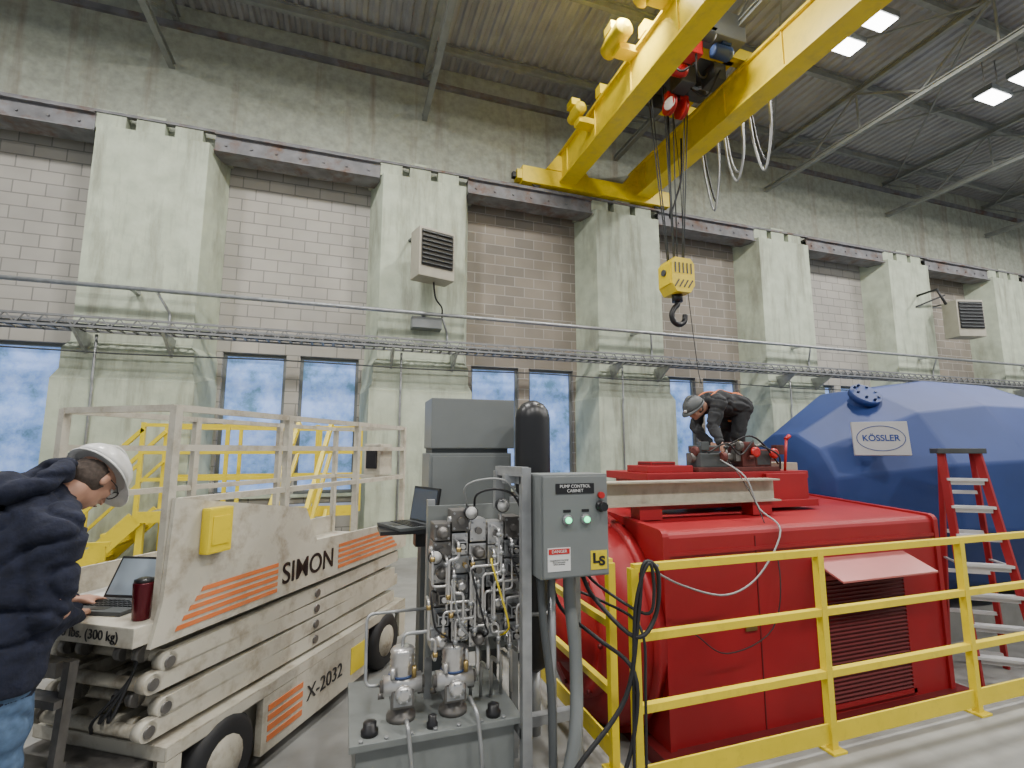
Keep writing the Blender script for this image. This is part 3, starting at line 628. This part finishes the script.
for k in range(20):
    x=cols[k%5]+(-.035,.0,.035,.018)[k//5]; x2=x+(.048 if k%2 else -.048)*(1+(k%3)); x2=min(max(x2,.42),.97); y=2.53-.012*(k%4); z0=.64+.05*(k%4)+.04*(k//5); z1=min(z0+.28+.05*(k%3),1.38); zm=z0+.10+.035*(k%4)
    b=B(); b.pipe([(x,2.60,z0),(x,y,z0),(x,y,zm),(x2,y,zm),(x2,y,z1),(x2,2.60,z1)],.0065 if k%3 else .008,'chrome',.022)
    for q in ((x,y,z0+.03),(x2,y,z1-.03)): b.cyl(V(q)-V((0,0,.01)),V(q)+V((0,0,.01)),.013,'steel' if k%5 else 'brass',6)
    b.part('steel_pipe',h)
for k in range(6):
    x=.62+k*.055; b=B(); b.pipe([(x,2.66,.68+.03*k),(x,2.56,.66),(x,2.56,.52+.02*k),(x,2.7,.50+.02*k),(x,2.7,ZT)],.010,'chrome',.03); b.part('steel_pipe',h)
for k in range(5):
    x=.46+k*.1; b=B(); b.tube([(x,2.56,.95+.04*k),(x-.04,2.47,.97+.04*k),(x-.02+.02*k,2.46,.82),(x+.05,2.5,.75),(x+.03,2.58,.70)],.005,['black','wfab','black','ryel'][k%4],6); b.part('signal_cable',h)
b=B(); b.tube([(.62,2.6,1.36),(.60,2.55,1.46),(.68,2.5,1.50),(.80,2.5,1.49),(.88,2.5,1.40)],.006,'wfab'); b.part('signal_cable',h)
b=B(); b.tube([(.66,2.6,1.34),(.66,2.55,1.42),(.74,2.5,1.45),(.84,2.5,1.42),(.9,2.5,1.32)],.006,'black'); b.part('signal_cable',h)
for pts,r_ in(([(.31,2.62,ZT+.31),(.31,2.62,ZT+.38),(.46,2.62,ZT+.38),(.46,2.62,.9)],.009),([(.56,2.60,ZT+.31),(.56,2.60,ZT+.36),(.60,2.58,ZT+.36),(.60,2.62,.9)],.009),([(.21,2.62,ZT+.16),(.14,2.62,ZT+.16),(.14,2.72,ZT+.46),(.5,2.72,ZT+.46)],.008),([(.32,2.48,ZT+.05),(.32,2.42,ZT+.05),(.34,2.41,.25),(.34,2.41,.02)],.010),([(.62,2.5,ZT+.1),(.64,2.42,ZT+.06),(.66,2.41,.25),(.66,2.41,.02)],.010)):
    b=B(); b.pipe(pts,r_,'steel',.04); b.part('return_pipe',h)
b=B()
for x in(.46,.94): b.sqt((x,2.78,ZT if x<.85 else 0),(x,2.78,1.38),.04,'steel')
b.bb(.44,.96,2.74,2.76,.58,1.35,'tank'); b.part('mounting_frame',h)
t=thing('accumulator','tall black round-topped hydraulic accumulator cylinder','pressure cylinder',(1.12,2.95,0))
b=B(); b.lathe((1.125,2.95,.35),(0,0,1),[(.04,0),(.09,.04),(.11,.1),(.11,1.5),(.10,1.55),(.07,1.59),(.03,1.61),(.005,1.615)],'gloss',28); b.part('cylinder_body',t)
b=B(); b.sqt((1.125,3.085,0),(1.125,3.085,1.4),.045,'greyd'); b.cyl((1.125,2.95,.0),(1.125,2.95,.37),.04,'steel'); b.part('clamp_stand',t)
for z in(.7,1.25): b=B(); b.torus((1.125,2.95,z),(0,0,1),.115,.012,'steel'); b.part('clamp_ring',t)
t=thing('electrical_cabinet','stacked dark grey electrical enclosure on a steel stand','electrical cabinet',(.75,3.2,0))
b=B(); b.bb(.51,1.06,3.12,3.42,1.66,1.98,'grey',.008); b.part('upper_enclosure',t)
b=B(); b.bb(.50,1.04,3.12,3.42,1.17,1.63,'grey',.008); lo_=b.part('lower_enclosure',t)
b=B(); b.bb(.52,1.02,3.11,3.12,1.19,1.61,'grey',.004); d_=b.part('door',lo_); b=B(); b.cyl((.55,3.11,1.4),(.55,3.09,1.4),.015,'chrome',10); b.part('latch',d_)
b=B(); b.bb(.52,1.02,3.14,3.40,1.63,1.66,'greyd'); b.bb(.47,.66,3.17,3.32,0,1.17,'greyd'); b.bb(.86,.96,3.17,3.32,0,1.17,'greyd'); b.bb(.45,.98,3.13,3.40,0,.02,'greyd'); b.part('stand',t)
laptop((.35,2.98,1.21),math.radians(-70),'open dark laptop on a swing shelf beside the grey cabinet',1.72,.9,'dscr')
b=B(); b.bb(.20,.48,2.84,3.13,1.19,1.21,'gloss'); b.bb(.42,.48,3.06,3.17,1.08,1.2,'gloss'); b.top('laptop_shelf','black bracket shelf fixed to the grey cabinet stand','shelf')
# pump control cabinet
t=thing('pump_control_cabinet','light grey pump control cabinet with green lamps on strut frame','control cabinet',(1.1,2.4,0))
b=B(); b.bb(.915,1.285,2.3,2.5,1.03,1.53,'grey',.008); cb=b.part('enclosure',t)
b=B(); b.bb(.925,1.275,2.285,2.3,1.04,1.52,'grey',.005); dr=b.part('door',cb)
b=B(); b.bb(.99,1.2,2.282,2.286,1.435,1.485,'gloss'); b.part('nameplate',dr)
text('PUMP CONTROL\nCABINET',.022,(1.095,2.281,1.46),(1,0,0),(0,0,1),'white',dr,ext=.0005)
for x in(1.05,1.15):
    b=B(); b.lathe((x,2.285,1.31),(0,-1,0),[(.026,0),(.026,.01),(.019,.012),(.019,.018)],'steel',18); b.lathe((x,2.27,1.31),(0,-1,0),[(.016,0),(.014,.012),(.004,.016)],'green',16); b.part('indicator_lamp',dr)
    b=B(); b.bb(x-.02,x+.02,2.283,2.286,1.345,1.358,'gloss'); b.part('lamp_label',dr)
b=B(); b.lathe((1.235,2.285,1.37),(0,-1,0),[(.028,0),(.028,.012),(.018,.014),(.018,.03),(.024,.03),(.022,.042)],'gloss',18); b.part('selector_switch',dr)
b=B(); b.lathe((1.235,2.285,1.425),(0,-1,0),[(.016,0),(.016,.02)],'redl',18); b.part('stop_button',dr)
b=B(); b.bb(.945,1.065,2.283,2.286,1.07,1.18,'white'); b.part('warning_label',dr)
b=B(); b.bb(.95,1.06,2.281,2.284,1.15,1.175,'redl'); b.part('warning_header',dr)
text('DANGER',.02,(1.005,2.28,1.1625),(1,0,0),(0,0,1),'white',dr,ext=.0004)
text('HAZARDOUS VOLTAGE\nDisconnect power\nbefore servicing.',.009,(1.005,2.282,1.112),(1,0,0),(0,0,1),'gloss',dr,ext=.0004)
b=B(); b.bb(1.175,1.265,2.283,2.286,1.065,1.155,'ryel'); b.part('logo_plate',dr)
text('L',.065,(1.203,2.281,1.118),(1,0,0),(0,0,1),'gloss',dr,ext=.0006,off=.0025,sx=1.2); text('S',.060,(1.236,2.281,1.103),(1,0,0),(0,0,1),'gloss',dr,ext=.0006,off=.0025,sx=1.2)
for a,c in(((.88,2.42,0),(.88,2.42,1.56)),((.80,2.62,1.34),(.80,2.62,1.54)),((1.2,2.53,0),(1.2,2.53,1.5)),((.8,2.53,1.5),(1.22,2.53,1.5)),((.9,2.53,1.05),(1.22,2.53,1.05)),((.88,2.42,1.54),(.8,2.62,1.54)),((.88,2.53,.3),(1.22,2.53,.3)),((.88,2.42,.3),(.88,2.55,.3)),((.88,2.42,1.5),(.88,2.55,1.5))):
    b=B(); b.sqt(a,c,.048,'steel'); b.part('strut',t)
for x,y in((.88,2.42),(1.2,2.53)): b=B(); b.bb(x-.06,x+.06,y-.06,y+.06,0,.01,'steel'); b.part('foot_plate',t)
b=B(); b.tube([(1.12,2.42,1.03),(1.12,2.42,.9),(1.14,2.40,.6),(1.08,2.3,.3),(.97,2.25,.05)],.032,'grey',12); b.part('flexible_conduit',t)
b=B(); b.pipe([(1.02,2.42,1.03),(1.02,2.42,.0)],.022,'steel'); b.part('rigid_conduit',t)
b=B(); b.tube([(.95,2.40,1.03),(.96,2.38,.8),(.98,2.34,.5),(.97,2.3,.05)],.02,'greyd',10); b.part('flexible_conduit',t)
def cable(name,pts,r,m,label):
    b=B(); b.tube(pts,r,m,8); b.top(name,label,'cable')
cable('power_cable',[(1.2,2.45,1.02),(1.24,2.38,.9),(1.36,2.20,.76),(1.48,2.20,.85),(1.50,2.20,1.05),(1.42,2.20,1.09),(1.38,2.2,.85),(1.3,2.2,.5),(1.05,2.2,.25),(.9,2.25,.02)],.011,'black','thick black power cable looped over the yellow railing')
cable('power_cable',[(1.22,2.46,1.02),(1.28,2.38,.95),(1.42,2.20,.86),(1.46,2.18,.95),(1.44,2.18,1.1),(1.36,2.19,.9),(1.34,2.2,.4),(1.3,2.15,.02)],.008,'black','thin black power cable hanging from the control cabinet')
cable('power_cable',[(1.06,2.55,1.02),(1.15,2.6,.8),(1.26,2.4,.7),(1.35,2.2,.6),(1.33,2.2,.3),(1.2,2.2,.02)],.010,'black','black cable drooping beneath the control cabinet')
cable('power_cable',[(1.15,2.55,1.02),(1.22,2.6,.9),(1.32,2.45,.86),(1.39,2.2,.80),(1.40,2.19,.5),(1.38,2.18,.02)],.007,'black','thin black cable bundled beside the railing corner post')
cable('extension_cord',[(1.5,2.2,1.08),(1.9,2.9,.9),(2.5,3.35,.62),(3.0,3.45,.48),(3.4,3.5,.60),(3.72,3.56,.94),(3.78,3.85,1.1),(3.75,3.97,1.39),(3.75,4.3,1.55)],.008,'wfab','grey extension cord draped across the red generator')
cable('extension_cord',[(3.85,4.3,1.55),(3.76,3.97,1.3),(3.72,3.75,1.01),(3.66,3.54,.6),(3.5,3.5,.15),(3.0,3.48,.02),(2.7,3.5,.2)],.005,'black','thin black cord hanging down the front of the red generator')
# ================================================================ PEOPLE
def bake(b,name,vox,parent,sm=4,wr=0,ws=9,mname=None,fold=0):
    me=b.mesh(name); o=bpy.data.objects.new('tmp',me); COL.objects.link(o)
    r=o.modifiers.new('r','REMESH'); r.mode='VOXEL'; r.voxel_size=vox; r.use_smooth_shade=True
    s=o.modifiers.new('s','SMOOTH'); s.iterations=sm; s.factor=.5
    bpy.context.view_layer.update()
    m2=bpy.data.meshes.new_from_object(o.evaluated_get(bpy.context.evaluated_depsgraph_get())); bpy.data.objects.remove(o)
    if wr:
        ns=[v.normal.copy() for v in m2.vertices]
        for v,nn_ in zip(m2.vertices,ns):
            q=v.co; d=noise.noise(V((q.x*ws,q.y*ws,q.z*ws*1.8)))+.5*noise.noise(q*ws*2.3)
            e=0
            if fold: e=-fold*max(0,1-abs(noise.noise(V((q.x*5+q.z*3,q.y*5,q.z*9)))*5))
            v.co=q+nn_*(wr*d+e)
    m2.transform(MW[parent.name].inverted())
    m2.materials.clear(); m2.materials.append(M[mname])
    for p in m2.polygons:p.use_smooth=True
    o=bpy.data.objects.new(name,m2); COL.objects.link(o); o.parent=parent; MW[o.name]=MW[parent.name]; return o
def hand(b,w,d,n,s):
    w=V(w);d=V(d).normalized();n=V(n).normalized();s=V(s).normalized()
    for k,q in enumerate((-.03,-.01,.01,.03)):
        base=w+d*.085+s*q; b.cap(w+s*q*.7+d*.01,.014,base,.013,'skin')
        L=(.062,.074,.078,.07)[k]; 
        p1=base+(d*.95+n*.1).normalized()*L*.5; p2=p1+(d*.8+n*.5).normalized()*L*.3; p3=p2+(d*.5+n*.8).normalized()*L*.22
        b.cap(base,.0095,p1,.009,'skin'); b.cap(p1,.009,p2,.008,'skin'); b.cap(p2,.008,p3,.007,'skin')
    t0=w+d*.03+s*.03; t1=t0+(s*.8+d*.7+n*.3).normalized()*.04; t2=t1+(d+s*.2+n*.4).normalized()*.035
    b.cap(t0,.015,t1,.011,'skin'); b.cap(t1,.011,t2,.009,'skin')
def person(label,J,F,hf,top,leg,vox,hatm,topm,legm,extras=None,G=.028):
    p=thing('person',label,'person',((J['anL'][0]+J['anR'][0])/2,(J['anL'][1]+J['anR'][1])/2,J['floor']))
    J={k:(V(v) if not isinstance(v,(int,float)) else v) for k,v in J.items()}
    F=V(F).normalized(); Rr=V((F.y,-F.x,0)); hf=V(hf).normalized(); hs=hf.cross(V((0,0,1))).normalized(); hu=hs.cross(hf).normalized()
    H=J['head']; HR=Matrix((hs,hf,hu)).transposed()
    def hp(x,y,z): return H+hs*x+hf*y+hu*z
    def skel(b,g,m,legs=True,arms=True,torso=True):
        if torso:
            pe,ch=J['pel'],J['chest']
            for s in(-1,1):
                b.cap(pe+Rr*s*.07,.105+g,pe.lerp(ch,.5)+Rr*s*.055,.10+g,m); b.cap(pe.lerp(ch,.5)+Rr*s*.055,.10+g,pe.lerp(ch,.85)+Rr*s*.09,.10+g,m)
                b.cap(ch+Rr*s*.03,.075+g,J['sh'+('R' if s>0 else 'L')],.062+g*.8,m)
        if arms:
            for k in'LR':
                b.cap(J['sh'+k],.06+g*.8,J['el'+k],.043+g*.7,m); b.cap(J['el'+k],.043+g*.7,J['ha'+k],.028+g*.5,m)
        if legs:
            for k,s in(('L',-1),('R',1)):
                hip=J['pel']+Rr*s*.09; b.cap(hip,.095+g,J['kn'+k],.062+g,m); b.cap(J['kn'+k],.062+g,J['an'+k],.042+g,m)
    b=B(); skel(b,0,'skin')
    nb=J['chest']+(H-J['chest'])*.25; b.cap(nb,.06,H-hu*.06-hf*.02,.055,'skin')
    b.ell(hp(0,-.012,.025),(.074,.095,.095),'skin',HR); b.ell(hp(0,.025,-.035),(.055,.06,.075),'skin',HR); b.ell(hp(0,.06,-.085),(.024,.022,.02),'skin',HR)
    b.cap(hp(0,.088,.02),.009,hp(0,.112,-.018),.013,'skin'); b.cap(hp(-.012,.098,-.022),.009,hp(.012,.098,-.022),.009,'skin')
    b.cap(hp(-.03,.082,.038),.01,hp(.03,.082,.038),.01,'skin'); b.cap(hp(-.016,.088,-.05),.008,hp(.016,.088,-.05),.008,'skin'); b.cap(hp(-.014,.084,-.063),.008,hp(.014,.084,-.063),.008,'skin')
    for s in(-1,1): b.ell(hp(s*.078,-.01,-.005),(.01,.02,.032),'skin',HR); b.ell(hp(s*.035,.065,-.01),(.025,.02,.022),'skin',HR)
    for k in'LR':
        d=(J['ha'+k]-J['el'+k]); d=V((d.x,d.y,d.z*.3)).normalized() if not extras else d.normalized()
        sd=Rr*(1 if k=='L' else -1); dn=V((0,0,-1)); 
        if abs(d.z)>.8: dn=F
        hand(b,J['ha'+k],d,dn,sd-d*sd.dot(d))
    for k in'LR': b.cap(J['an'+k]-V((0,0,.03))-F*.04,.035,J['an'+k]-V((0,0,.04))+F*.15,.028,'skin')
    bake(b,'body',vox,p,3,mname='skin')
    for s in(-1,1):
        b=B(); b.ell(hp(s*.031,.078,.018),(.012,.012,.012),'white',HR); b.ell(hp(s*.031,.088,.018),(.005,.004,.005),'gloss',HR); b.part('eye',p)
    b=B(); b.cap(hp(-.018,.096,-.0565),.0028,hp(.018,.096,-.0565),.0028,'redd'); b.part('mouth',p)
    b=B(); skel(b,G,topm,legs=False); b.cap(J['chest']+V((0,0,.02)),.085,nb,.08,topm)
    if not extras:
        b.ell(J['pel'].lerp(J['chest'],.12)+F*.03,(.18,.18,.11),topm)
        for s in(-1,1): b.cap(J['pel']+Rr*s*.08-V((0,0,.10)),.135,J['pel']+Rr*s*.07,.15,topm); b.cap(J['pel'].lerp(J['chest'],.4)+Rr*s*.06-F*.03,.145,J['chest']-F*.05+Rr*s*.06-V((0,0,.08)),.135,topm)
        for k in 'LR': b.torus(J['ha'+k].lerp(J['el'+k],.06),J['ha'+k]-J['el'+k],.038,.014,topm)
    bake(b,top,vox*1.2,p,3,.012,8,topm,fold=.022 if not extras else .014)
    if not extras:
        b=B(); ax=(V((0,0,1))-F*.55).normalized(); c=J['chest']+V((0,0,.12))-F*.02
        b.torus(c,ax,.095,.048,topm); b.ell(c-F*.10-V((0,0,.03)),(.125,.11,.07),topm,Matrix((Rr,F,V((0,0,1)))).transposed()); b.cap(c-F*.13+Rr*.05-V((0,0,.02)),.05,c-F*.18-V((0,0,.09)),.03,topm); b.cap(c-F*.13-Rr*.05-V((0,0,.02)),.05,c-F*.18-V((0,0,.09)),.03,topm)
        bake(b,'hood',.012,p,2,.010,12,topm,fold=.018)
    b=B(); skel(b,.02,legm,torso=False,arms=False); b.cap(J['pel']+Rr*.06,.115,J['pel']-Rr*.06,.115,legm); bake(b,leg,vox*1.4,p,3,.008,8,legm,fold=.012)
    for k in'LR':
        b=B(); a=J['an'+k]; b.cap(a-V((0,0,.025))-F*.05,.045,a-V((0,0,.03))+F*.16,.038,'boot'); b.cap(a-F*.02,.055,a+V((0,0,.06))-F*.02,.055,'boot'); 
        o=bake(b,'boot',.012,p,2,mname='boot')
        for v in o.data.vertices:
            if v.co.z<.004: v.co.z=.002
    b=B(); b.ell(hp(0,-.03,.0),(.08,.082,.085),'hair',HR); bake(b,'hair',.009,p,1,.003,60,'hair')
    b=B(); Lr=[]
    for j in range(9):
        a=j/8*math.pi/2; r=.128*math.cos(a)+.002; z=.115*math.sin(a)
        Lr.append([hp(0,-.01,.045)+hs*(r*.9*math.cos(2*math.pi*i/32))+hf*(r*1.08*math.sin(2*math.pi*i/32))+hu*z for i in range(32)])
    b.rings(Lr,hatm)
    br=[]
    for rr,dz in((.9,.0),(1.06,-.004),(1.06,.004),(.9,.01)):
        br.append([hp(0,-.01,.045)+hs*(.128*.9*rr*math.cos(2*math.pi*i/32)*1.03)+hf*(.128*1.08*rr*math.sin(2*math.pi*i/32)+(.05*max(0,math.sin(2*math.pi*i/32))**2 if rr>1 else 0))+hu*(dz-.012*(1 if rr>1 else 0)) for i in range(32)])
    b.rings(br,hatm)
    for x in(-.025,0,.025): b.tube([hp(x,.10,.115-.005),hp(x,.02,.163),hp(x,-.06,.158),hp(x,-.12,.10)],.007,hatm,6)
    b.part('hard_hat',p)
    if not extras:
        b=B(); 
        for s in(-1,1):
            b.torus(hp(s*.033,.10,.015),hf,.022,.0022,'gloss',20,6); b.tube([hp(s*.055,.098,.02),hp(s*.078,.05,.02),hp(s*.082,-.01,.01)],.002,'gloss',6,False)
        b.cap(hp(-.01,.105,.018),.002,hp(.01,.105,.018),.002,'gloss'); b.part('glasses',p)
    else:
        b=B(); b.box(hp(0,.125,.075),(.03,.03,.025),'white',HR,.004); b.part('head_lamp',p)
        ax=(J['chest']-J['pel']).normalized(); up=Rr.cross(ax).normalized()
        if up.z<0: up=-up
        b=B()
        for s in(-1,1):
            b.tube([J['pel']+Rr*s*.10+up*.135+ax*.02,J['pel'].lerp(J['chest'],.5)+Rr*s*.05+up*.15,J['chest']+Rr*s*.10+up*.125-ax*.02,J['chest']+Rr*s*.12+up*.03+ax*.10],.012,'orange',6)
        b.torus(J['pel']+ax*.06,ax,.175,.012,'orange',28,6)
        b.part('harness',p)
    return p
P1=dict(pel=(-1.20,2.44,.93),chest=(-1.15,2.53,1.41),head=(-1.05,2.69,1.515),shR=(-1.02,2.38,1.35),shL=(-1.29,2.69,1.35),
 elR=(-1.00,2.36,1.06),elL=(-1.31,2.74,1.07),haR=(-1.04,2.62,.975),haL=(-1.16,2.88,.975),knR=(-1.12,2.38,.49),knL=(-1.26,2.53,.49),anR=(-1.16,2.32,.09),anL=(-1.30,2.48,.09),floor=0)
person('person in navy hoodie, jeans and white hard hat using a laptop',P1,(.74,.67,0),(.36,.74,-1.05),'hoodie','jeans',.009,'hat','navy','denim',G=.036)
P2=dict(pel=(4.52,4.86,2.16),chest=(4.12,4.84,2.23),head=(3.86,4.80,2.12),shR=(4.10,5.02,2.19),shL=(4.08,4.65,2.19),
 elR=(4.02,5.0,1.92),elL=(3.96,4.63,1.92),haR=(3.98,4.72,1.72),haL=(3.93,4.50,1.74),knR=(4.44,4.99,1.80),knL=(4.41,4.75,1.80),anR=(4.58,4.98,1.51),anL=(4.55,4.76,1.51),floor=1.42)
person('person in dark work clothes and grey helmet bending over machinery',P2,(-1,-.05,0),(-.75,-.1,-.65),'jacket','trousers',.011,'greyd','dark','dark',extras=True,G=.042)
# ================================================================ CAMERA
cam=bpy.data.cameras.new('cam'); cam.lens=495/1024*36; cam.sensor_width=36; cam.clip_start=.05; cam.clip_end=200
co=bpy.data.objects.new('camera',cam); COL.objects.link(co); co.location=(0,0,1.65)
co.rotation_euler=(math.radians(90+7.6),0,math.radians(-18.5)); SC.camera=co
